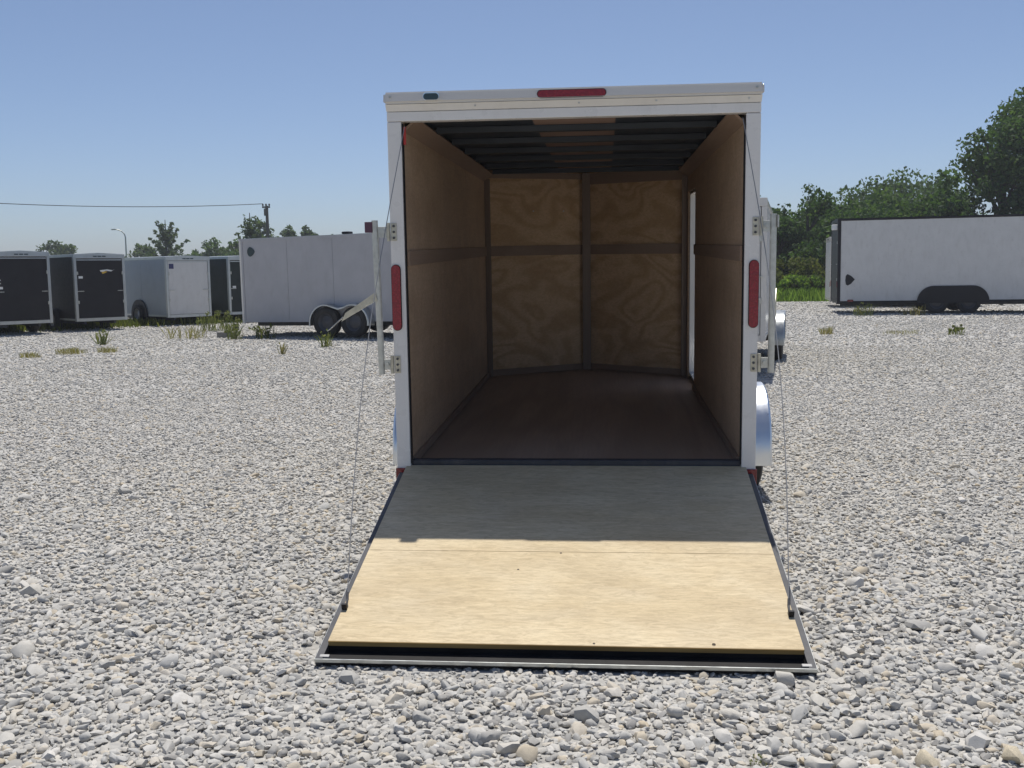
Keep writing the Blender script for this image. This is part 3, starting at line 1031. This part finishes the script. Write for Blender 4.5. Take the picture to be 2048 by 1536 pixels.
# emblem on C
bm = bmesh.new()
prism(bm, [(.00, 1.58), (.20, 1.60), (.34, 1.575), (.40, 1.60), (.30, 1.545), (.16, 1.565), (.10, 1.54), (.02, 1.54)], 'y', -.0262, -.0228)
obj('emblem', bm, 'sticker_white', tC)
bm = bmesh.new()
prism(bm, [(.04, 1.535), (.16, 1.552), (.20, 1.535), (.12, 1.50), (.07, 1.485)], 'y', -.0262, -.0228)
obj('emblem', bm, 'sticker_yellow', tC)
for t, hw, z, x in ((tA, hA, 1.17, -.53), (tC, hC, 1.40, -.52), (tG, hG, 1.05, -.50)):
    obj('label_plate', B(x-.05, x+.06, -.0262, -.0228, z-.03, z+.03), 'sticker_white', t)
for z in (1.36, 1.28):
    obj('label_plate', B(-.58, -.51, -.0262, -.0228, z-.012, z+.012), 'sticker_white', tA)
obj('label_plate', B(-.58, -.44, -.0262, -.0228, 1.60, 1.74), 'sticker_blue', tE)

# long grey trailer, tandem axle, heading right
HG = R(-109)
ng = Vector((-math.sin(HG), math.cos(HG), 0))       # forward
rg = Vector((math.cos(HG), math.sin(HG), 0))        # right side
cr = Vector((-8.10, 18.10, 0))                      # right rear corner
cg = cr - rg*.95
tGrey, hh = cargo('long pale grey cargo trailer with tandem wheels under one aluminium fender', cg, HG, 4.9, 1.9, .33, 2.22, 'shell_grey', trim='shell_grey', axles=(2.36, 3.08), rad=.33, wheel_out=.12,
                  tilt=R(0.8), roof='aluminium', frame=.08, rim='dark_rim')
bm = bmesh.new()
prism(bm, [(.28+.11*math.cos(a)*(1 if math.cos(a) > 0 else .8), 1.93+.11*math.sin(a)*(1-.35*max(0, math.cos(a)))) for a in [2*math.pi*k/18 for k in range(18)]], 'x', .951, .965)
obj('side_vent', bm, 'lamp_dark', tGrey)
obj('roof_vent', B(.55, .75, 2.60, 2.78, 2.245, 2.30, bev=.02), 'black_trim', tGrey)
for s in (-1, 1):
    obj('rear_edge', B(min(s*.955, s*.966), max(s*.955, s*.966), -.03, .02, .31, 2.2), 'white_trim', tGrey)

# white trailer with black trim on the right
HR = R(-97)
rr_ = Vector((math.cos(HR), math.sin(HR), 0))
cr = Vector((7.10, 26.75, 0))
tR, hR = cargo('white trailer with black roof edge, black rear frame and black wheel arches', cr - rr_*1.1, HR, 7.2, 2.2, .34, 2.82, 'shell_white', door='black_trim', trim='black_trim', roof='black_trim',
               axles=(2.78, 3.66), rad=.34, wheel_out=-.07, fend='flush', frame=.10, rim='dark_rim', seams=1, tilt=R(.25))
bm = bmesh.new()
prism(bm, [(.22, .88), (.20, 1.0), (.21, 1.14), (.26, 1.19), (.36, 1.14), (.47, 1.03), (.36, .90), (.27, .85)], 'x', 1.1005, 1.113)
obj('side_vent', bm, 'black_trim', tR)
bm = bmesh.new()
prism(bm, pill(.35, .40, .09, .035, 6), 'x', 1.109, 1.12)
obj('side_marker', bm, 'red_reflector', tR)
bm = bmesh.new()
box(bm, .86, 1.06, -.20, -.036, 2.50, 2.66, bev=.02)
obj('rear_lamp', bm, 'sticker_white', tR)

# white trailer standing behind it, and white trailer ahead of the open one
tS, hS = cargo('white cargo trailer mostly hidden behind the black-trimmed trailer', (8.1, 33.0, 0), R(-97), 4.5, 2.0, .25, 2.42, 'shell_white', trim='white_trim', axles=(2.2,), rad=.33, roof='white_trim')
HW = R(-10)
rw_ = Vector((math.cos(HW), math.sin(HW), 0))
cw = Vector((2.25, 8.55, 0))
tW, hW = cargo('tall white cargo trailer with shiny fenders ahead of the open trailer', cw - rw_*1.02, HW, 4.9, 2.04, .50, 2.33, 'shell_white', trim='white_trim', axles=(2.75, 3.5), rad=.34, wheel_out=.10, roof='aluminium', lamps=False)
for s in (-1, 1):
    obj('lock_rod', T([(s*.86, -.06, .6), (s*.86, -.06, 2.2)], .016, 8), 'galvanised', tW)

# ------------------------------------------------------------------ pole, wire, street lamp
def pole(loc, label):
    p = thing('utility_pole', label, 'pole', loc)
    obj('post', T([(0, 0, 0), (0, 0, 3.5), (0, 0, 7.15)], [.17, .15, .12], 10), 'wood_pole', p)
    obj('transformer', T([(.0, -.25, 6.3), (0, -.25, 6.9)], .18, 10), 'wood_pole', p)
    obj('crossarm', B(-.34, .34, -.24, -.13, 6.96, 7.10), 'wood_pole', p)
    for s in (-.28, 0, .28):
        obj('insulator', T([(s, -.18, 7.12), (s, -.18, 7.22), (s, -.18, 7.32)], [.05, .09, .05], 8), 'wood_pole', p)
pole((-28.72, 83.56, 0), 'dark wooden utility pole with crossarm rising behind the grey trailer')
pole((-52.5, 60.5, 0), 'dark wooden utility pole beyond the row of black trailers')
p0, p1 = Vector((-29.0, 83.38, 7.32)), Vector((-52.5, 60.32, 7.32))
pts = []
for k in range(25):
    t = k/24
    p = p0.lerp(p1, t)
    p.z -= 4*.62*t*(1-t)
    pts.append(p)
tag(obj('overhead_wire', T(pts, .028, 5), 'wire'), 'thin black overhead wire sagging away from the utility pole', 'wire')
lp = thing('street_lamp', 'slender grey street lamp with curved arm beyond the small trailers', 'street lamp', (-54.47, 111.44, 0))
obj('post', T([(0, 0, 0), (0, 0, 3), (0, 0, 5.7), (-.1, 0, 6.05), (-.45, 0, 6.4), (-1.1, 0, 6.6)], [.12, .10, .08, .07, .06, .05], 8), 'galvanised', lp)
obj('lamp_head', B(-1.6, -1.05, -.12, .12, 6.52, 6.66, bev=.03), 'galvanised', lp)

# ------------------------------------------------------------------ trees and bushes
def leaf_mesh(name, cen, sig, nleaf, size, mat, seed, flat=1.0, ratio=1.7):
    """nleaf leaf-sized faces spread round clump centres cen with spread sig"""
    rs = np.random.default_rng(seed)
    cen = np.asarray(cen, float)
    sig = np.asarray(sig, float)
    w = sig**2
    idx = rs.choice(len(cen), nleaf, p=w/w.sum())
    g = rs.normal(size=(nleaf, 3))
    rr = rs.random(nleaf)**(1/2.2)
    g = g/np.linalg.norm(g, axis=1)[:, None]*rr[:, None]
    pos = cen[idx] + g*sig[idx][:, None]*np.array([1, 1, .8*flat])
    a = rs.normal(size=(nleaf, 3))
    a /= np.linalg.norm(a, axis=1)[:, None]
    b = np.cross(a, rs.normal(size=(nleaf, 3)))
    b /= np.linalg.norm(b, axis=1)[:, None]
    s = size*rs.uniform(.6, 1.35, nleaf)[:, None]
    q = np.stack([pos-a*s*ratio/2, pos+b*s/2, pos+a*s*ratio/2, pos-b*s/2], 1).reshape(-1, 3)
    q[:, 2] = np.maximum(q[:, 2], .005)
    me = bpy.data.meshes.new(name)
    n = nleaf
    me.vertices.add(4*n)
    me.vertices.foreach_set('co', q.astype(np.float32).ravel())
    me.loops.add(4*n)
    me.loops.foreach_set('vertex_index', np.arange(4*n, dtype=np.int32))
    me.polygons.add(n)
    me.polygons.foreach_set('loop_start', np.arange(0, 4*n, 4, dtype=np.int32))
    me.polygons.foreach_set('loop_total', np.full(n, 4, np.int32))
    me.update()
    me.validate()
    me.materials.append(MAT[mat])
    return me

def link_mesh(name, me, parent):
    o = bpy.data.objects.new(name, me)
    COL.objects.link(o)
    o.parent = parent
    return o

def broad_tree(label, loc, h, rx, mat='leaf_dark', nleaf=5000, leaf=.13, seed=0, base=.12, group=None, clump=.3, nclump=46, lean=0):
    q = random.Random(seed)
    t = thing('tree', label, 'tree', loc, (0, 0, q.uniform(0, 6.28)), group)
    cen, sig, limbs = [], [], []
    zc = h*(base+1)/2
    rz = h*(1-base)/2
    for k in range(nclump):
        v = Vector((q.gauss(0, 1), q.gauss(0, 1), q.gauss(0, 1))).normalized()
        rr = q.uniform(.45, 1.0)
        z = v.z*rr
        wide = 1.0 - .35*max(0, z)**1.5
        c = Vector((v.x*rr*rx*wide, v.y*rr*rx*wide, zc+z*rz*.92))
        cen.append(c)
        sig.append(rx*clump*q.uniform(.65, 1.25))
    for k in range(10):
        limbs.append(cen[q.randrange(len(cen))])
    bm = bmesh.new()
    tube(bm, [(0, 0, 0), (q.uniform(-.1, .1), q.uniform(-.1, .1), h*.25), (q.uniform(-.2, .2), q.uniform(-.2, .2), h*.55), (0, 0, h*.85)], [h*.03, h*.024, h*.015, h*.006], 8)
    for c in limbs:
        st = Vector((0, 0, max(h*.1, min(c.z*.6, h*.55))))
        tube(bm, [st, st.lerp(c, .5)+Vector((0, 0, h*.03)), c], [h*.012, h*.008, h*.003], 5)
    bmesh.ops.recalc_face_normals(bm, faces=bm.faces)
    obj('trunk', bm, 'bark', t)
    link_mesh('crown', leaf_mesh('crown', cen, sig, nleaf, leaf, mat, seed), t)
    return t

def conifer(label, loc, h, rx, seed=0, nleaf=3000, leaf=.13, mat='leaf_far'):
    """loose tree with ascending limbs ending in feathery tips"""
    q = random.Random(seed)
    t = thing('tree', label, 'tree', loc)
    bm = bmesh.new()
    tube(bm, [(0, 0, 0), (0, 0, h*.5), (0, 0, h*.97)], [h*.025, h*.016, h*.004], 7)
    cen, sig = [], []
    for k in range(26):
        f = .12 + .83*k/26
        a = k*2.4 + q.uniform(-.3, .3)
        ln = rx*(1.08-f)**.75*q.uniform(.75, 1.1)
        z0 = h*f*.86
        prev = Vector((0, 0, z0))
        pts = [prev]
        for j in range(1, 5):
            s = j/4
            p = Vector((math.cos(a)*ln*s, math.sin(a)*ln*s, z0 + h*.15*s**1.5))
            pts.append(p)
            cen.append(p)
            sig.append(h*.045*(1.15-.5*s)+.03)
        tube(bm, pts, [h*.008, h*.006, h*.005, h*.004, h*.002], 4)
    for j in range(8):
        cen.append(Vector((q.uniform(-.1, .1), q.uniform(-.1, .1), h*(.3+.085*j))))
        sig.append(h*.055*(1.25-j*.1))
    bmesh.ops.recalc_face_normals(bm, faces=bm.faces)
    obj('trunk', bm, 'bark', t)
    link_mesh('crown', leaf_mesh('crown', cen, sig, nleaf, leaf, mat, seed, ratio=2.4), t)
    return t

TR = 'dense trees behind the lot'
broad_tree('dark dense tree standing just past the open trailer beside the bushes', (7.6, 48.0, 0), 5.5, 2.3, 'leaf_dark', 7000, .13, 11, .05, TR)
broad_tree('dark tree with pointed tufts on top behind the low bushes', (9.9, 47.0, 0), 5.5, 2.4, 'leaf_dark', 7000, .13, 12, .05, TR)
broad_tree('lower dark tree rising behind the rear end of the black-trimmed trailer', (12.6, 49.0, 0), 5.0, 2.6, 'leaf_dark', 7000, .13, 13, .05, TR)
broad_tree('light green rounded tree far behind the others, above the white trailer', (20.1, 72.5, 0), 8.1, 4.2, 'leaf_mid', 9000, .17, 14, .08)
broad_tree('hazy light green tree with two domes far behind the white trailer', (24.0, 75.0, 0), 7.9, 3.6, 'leaf_mid', 8000, .17, 15, .08)
broad_tree('mid green tree filling the gap below the far rounded trees', (15.2, 52.0, 0), 5.3, 3.0, 'leaf_mid', 7000, .14, 16, .03)
broad_tree('dark green tree standing left of the tallest tree', (16.0, 46.5, 0), 5.6, 2.2, 'leaf_dark', 6500, .13, 17, .03, TR)
broad_tree('big spreading dark tree stepping up towards the tallest tree', (18.2, 45.0, 0), 8.3, 2.7, 'leaf_dark', 10000, .13, 18, .03, TR)
broad_tree('tallest dark tree at the edge of the wood', (21.9, 46.5, 0), 12.6, 4.0, 'leaf_dark', 20000, .13, 19, .03, TR)
broad_tree('bushy olive green tree in front of the tallest tree', (20.2, 41.5, 0), 5.2, 2.5, 'leaf_bush', 8000, .12, 20, .0)
broad_tree('wide dark tree partly hidden behind the middle of the white trailer', (13.0, 43.5, 0), 4.3, 2.3, 'leaf_dark', 6000, .12, 21, .0, TR)
broad_tree('dark undergrowth tree between the bushes and the white trailer', (10.6, 43.8, 0), 3.9, 2.0, 'leaf_dark', 6000, .12, 22, .0, TR)
broad_tree('broad dark tree at the wood edge beyond the lot corner', (25.8, 44.0, 0), 12.0, 3.6, 'leaf_dark', 10000, .14, 23, .03, TR)
broad_tree('shaded tree behind the small bushes past the lot', (8.2, 45.0, 0), 4.2, 1.6, 'leaf_dark', 5000, .12, 24, .0, TR)

def bush(label, loc, h, rx, mat, seed, nleaf=2500, leaf=.09, group=None):
    q = random.Random(seed)
    t = thing('bush', label, 'bush', loc, (0, 0, 0), group)
    cen, sig = [], []
    bm = bmesh.new()
    for k in range(20):
        a = q.uniform(0, 6.28)
        rr = rx*math.sqrt(q.random())
        c = Vector((rr*math.cos(a), rr*math.sin(a), h*q.uniform(.15, .88)*(1-.35*(rr/rx)**2)))
        cen.append(c)
        sig.append(h*q.uniform(.13, .24))
        if k % 3 == 0:
            tube(bm, [(c.x*.2, c.y*.2, 0), (c.x*.6, c.y*.6, c.z*.6), c], [.03, .02, .008], 5)
    bmesh.ops.recalc_face_normals(bm, faces=bm.faces)
    obj('stem', bm, 'bark', t)
    link_mesh('foliage', leaf_mesh('foliage', cen, sig, nleaf, leaf, mat, seed), t)
    return t
BG = 'olive bushes at the lot edge'
bush('olive green bush at the edge of the grass nearest the open trailer', (7.3, 42.6, 0), 2.1, 1.1, 'leaf_bush', 31, 3000, group=BG)
bush('yellowish olive bush in the middle of the grass patch', (8.6, 42.4, 0), 2.15, 1.1, 'leaf_bush', 32, 3000, group=BG)
bush('olive bush touching the rear of the hidden white trailer', (9.9, 42.0, 0), 1.9, 1.0, 'leaf_bush', 33, 2600, group=BG)

BB = 'bright green low bushes on the grass'
bush('bright green low bush in the grass next to the open trailer', (6.7, 40.6, 0), 1.25, .9, 'leaf_bright', 34, 2600, .07, group=BB)
bush('bright green low bush in the middle of the grass strip', (7.9, 40.7, 0), 1.35, 1.0, 'leaf_bright', 35, 2800, .07, group=BB)
bush('bright green low bush beside the hidden white trailer', (9.2, 40.5, 0), 1.2, .9, 'leaf_bright', 36, 2600, .07, group=BB)
# left background
broad_tree('small round grey-green tree above the outermost black trailer', (-57.2, 101, 0), 5.2, 2.3, 'leaf_far', 3200, .2, 41, .2)
conifer('tall loose tree with ascending feathery limbs above the silver trailer', (-35.3, 77.7, 0), 6.0, 2.9, 42, 2700, .13)
broad_tree('low rounded tree left of the feathery tree', (-47.9, 101.7, 0), 4.6, 2.2, 'leaf_far', 3000, .2, 43, .1)
broad_tree('low tree right of the feathery tree behind the silver trailer', (-42.9, 101.7, 0), 4.0, 2.0, 'leaf_far', 2600, .2, 53, .1)
broad_tree('rounded green tree behind the dark green-black trailer', (-37.0, 92.6, 0), 4.7, 2.2, 'leaf_mid', 3200, .19, 44, .1)
broad_tree('second rounded tree next to the rear of the grey trailer', (-34.4, 92.6, 0), 4.6, 2.0, 'leaf_mid', 3000, .19, 54, .1)
conifer('wispy tree sticking up behind the rear edge of the grey trailer', (-23.4, 63.5, 0), 5.6, 1.7, 45, 1700, .11)
broad_tree('leafy tree at the foot of the utility pole', (-30.9, 88.2, 0), 6.5, 1.6, 'leaf_far', 2600, .19, 46, .1)
broad_tree('dark rounded tree right of the utility pole', (-28.4, 88.3, 0), 6.2, 1.6, 'leaf_far', 2600, .19, 47, .1)
broad_tree('last small tree in the line above the grey trailer roof', (-26.3, 88.5, 0), 6.0, 1.3, 'leaf_far', 2600, .19, 48, .1)

broad_tree('tiny pointed tree at the end of the line above the grey trailer roof', (-24.6, 88.6, 0), 5.5, .7, 'leaf_far', 1200, .17, 49, .1)

def far_wood():
    cen, sig = [], []
    q = random.Random(77)
    for k in range(170):
        x = -150 + 2.0*k + q.uniform(-1.5, 1.5)
        if -34 < x < -12:
            continue
        y = 150 + q.uniform(-6, 10)
        hgt = q.uniform(2.2, 4.0) if x < 0 else q.uniform(3.5, 7.0)
        for j in range(3):
            cen.append(Vector((x, y, hgt*(.2+.3*j))))
            sig.append(hgt*.42)
    me = leaf_mesh('far_wood', cen, sig, 42000, .34, 'leaf_far', 78)
    o = bpy.data.objects.new('far_wood', me)
    COL.objects.link(o)
    o['kind'] = 'stuff'
    tag(o, 'low hazy line of far-off woods along the horizon', 'woods')
far_wood()

# grass patch past the lot on the right and rough growth under the row of trailers
def blades(name, label, pts, hmin, hmax, mat, seed, width=.018):
    rs = np.random.default_rng(seed)
    P = np.asarray(pts, float)
    n = len(P)
    h = rs.uniform(hmin, hmax, n)
    a = rs.uniform(0, 6.283, n)
    d = np.stack([np.cos(a), np.sin(a), np.zeros(n)], 1)
    lean = rs.normal(size=(n, 2))*.35
    tip = np.stack([P[:, 0]+lean[:, 0]*h, P[:, 1]+lean[:, 1]*h, h], 1)
    base = np.stack([P[:, 0], P[:, 1], np.full(n, -.005)], 1)
    midp = base*.45 + tip*.55
    midp[:, 2] += h*.12
    w = width*rs.uniform(.6, 1.4, n)[:, None]
    q = np.stack([base-d*w/2, base+d*w/2, midp+d*w*.4, tip, midp-d*w*.4], 1).reshape(-1, 3)
    me = bpy.data.meshes.new(name)
    me.vertices.add(5*n)
    me.vertices.foreach_set('co', q.astype(np.float32).ravel())
    me.loops.add(5*n)
    me.loops.foreach_set('vertex_index', np.arange(5*n, dtype=np.int32))
    me.polygons.add(n)
    me.polygons.foreach_set('loop_start', np.arange(0, 5*n, 5, dtype=np.int32))
    me.polygons.foreach_set('loop_total', np.full(n, 5, np.int32))
    me.update()
    me.validate()
    me.materials.append(MAT[mat])
    o = bpy.data.objects.new(name, me)
    COL.objects.link(o)
    if label:
        tag(o, label, 'grass')
        o['kind'] = 'stuff'
    return o
rs = np.random.default_rng(9)
n = 26000
pt = np.stack([rs.uniform(5.0, 24, n), 38.2 + 4.5*rs.random(n)**.8], 1)
blades('grass', 'bright green grass growing between the gravel lot and the trees', pt, .10, .60, 'leaf_bright', 91, .035)
n = 9000
u = rs.random(n)
pt = np.stack([-17.5 + 8.8*u + rs.normal(0, .5, n), 20.0 + 8.2*u + rs.normal(0, .7, n)], 1)
blades('grass', 'rough green growth on the ground beneath the row of small trailers', pt, .06, .26, 'leaf_bush', 92, .03)

# weeds in the gravel
def weed(label, loc, h, rx, mat, seed, n=60, leafy=0, group=None):
    q = np.random.default_rng(seed)
    t = thing('weed', label, 'weed', loc, (0, 0, 0), group)
    a = q.uniform(0, 6.283, n)
    rr = rx*np.sqrt(q.random(n))
    o = blades('blades', None, np.stack([rr*np.cos(a), rr*np.sin(a)], 1), h*.5, h, mat, seed, min(.014, h*.05))
    o.parent = t
    if leafy:
        cen = [Vector((q.uniform(-rx, rx), q.uniform(-rx, rx), h*q.uniform(.35, .95))) for _ in range(12)]
        link_mesh('leaves', leaf_mesh('leaves', cen, [h*.14]*12, int(leafy*.9), min(.034, h*.16), mat, seed+1), t)
    return t
GW = 'weeds growing in the gravel'
weed('dry yellowish grass clump left of the bigger dry clump', (-10.1, 12.5, 0), .13, .2, 'leaf_dry', 61, 160, group=GW)
weed('broad dry grass clump on the open gravel before the black trailers', (-9.75, 13.3, 0), .15, .28, 'leaf_dry', 62, 220, group=GW)
weed('dry grass clump below the upright weed before the emblem trailer', (-9.2, 13.6, 0), .14, .18, 'leaf_dry', 63, 160, group=GW)
weed('upright green weed standing before the black trailer with emblem', (-10.3, 15.6, 0), .34, .10, 'leaf_weed', 64, 46, 30, group=GW)
weed('row of thin dry stalks left of the concrete block', (-9.3, 17.6, 0), .38, .45, 'leaf_dry', 65, 70, group=GW)
weed('tall leafy weed at the concrete block beside the grey trailer', (-8.5, 18.3, 0), .45, .2, 'leaf_weed', 66, 60, 170, group=GW)
weed('large leafy weed growing against the rear of the grey trailer', (-8.0, 17.1, 0), .34, .16, 'leaf_weed', 67, 50, 120, group=GW)
weed('bushy green weed between the dark trailer and the grey trailer', (-9.7, 20.4, 0), .55, .35, 'leaf_weed', 68, 70, 380, group=GW)
weed('dark dry weed under the side of the grey trailer', (-7.35, 17.3, 0), .35, .25, 'leaf_bush', 69, 60, 120, group=GW)
weed('thin stalk weed alone on gravel before the grey trailer', (-5.6, 12.9, 0), .28, .06, 'leaf_dry', 70, 30, group=GW)
weed('thin green weed in front of the tandem wheels', (-5.25, 14.6, 0), .34, .12, 'leaf_weed', 71, 40, 16, group=GW)
weed('small round leafy weed before the white trailer with black trim', (7.35, 16.9, 0), .22, .17, 'leaf_weed', 72, 50, 160, group=GW)
weed('dry tuft on the gravel near the rear of the black-trimmed trailer', (4.85, 17.4, 0), .20, .14, 'leaf_dry', 73, 90, group=GW)
weed('flat yellow-green weed patch left of the small round weed', (6.35, 17.3, 0), .12, .35, 'leaf_dry', 74, 110, group=GW)
weed('small green seedling among the near stones', (.60, -2.43, 0), .032, .028, 'leaf_weed', 75, 14, 40, group=GW)
weed('dry weeds under the rear of the black-trimmed trailer', (7.6, 25.7, 0), .40, .3, 'leaf_weed', 76, 70, 80, group=GW)
weed('dry weeds under the side of the black-trimmed trailer', (9.0, 25.8, 0), .32, .35, 'leaf_dry', 77, 80, group=GW)
tag(obj('concrete_block', B(-8.62, -8.22, 17.70, 17.90, -.01, .13, bev=.01), 'concrete'), 'grey concrete block lying in the weeds behind the grey trailer', 'block')

# a closer screen of low growth behind the white trailer
broad_tree('low dark tree behind the wheels of the white trailer', (15.2, 42.6, 0), 4.0, 2.0, 'leaf_dark', 6000, .12, 25, .0, TR)
broad_tree('low dark tree behind the front half of the white trailer', (17.8, 41.8, 0), 4.2, 2.1, 'leaf_dark', 6500, .12, 26, .0, TR)
broad_tree('rounded dark tree filling the gap under the tallest tree', (19.9, 43.4, 0), 5.8, 2.1, 'leaf_dark', 7000, .12, 28, .0, TR)
broad_tree('upright dark tree beside the pointed-tuft tree', (11.3, 50.5, 0), 5.3, 2.0, 'leaf_dark', 6500, .13, 27, .04, TR)

# ------------------------------------------------------------------ summer haze
bm = B(-720, 720, -80, 920, -1.0, 13.0)
hz = obj('haze', bm, 'wire')
hz['kind'] = 'stuff'
tag(hz, 'thin pale summer haze filling the air over the lot', 'haze')
hm = bpy.data.materials.new('haze')
hm.use_nodes = True
hm.node_tree.nodes.clear()
ho = hm.node_tree.nodes.new('ShaderNodeOutputMaterial')
hv = hm.node_tree.nodes.new('ShaderNodeVolumePrincipled')
hv.inputs['Color'].default_value = (0.88, 0.92, 1.0, 1)
hv.inputs['Density'].default_value = 0.0009
hv.inputs['Anisotropy'].default_value = 0.2
hm.node_tree.links.new(hv.outputs[0], ho.inputs['Volume'])
hz.data.materials[0] = hm
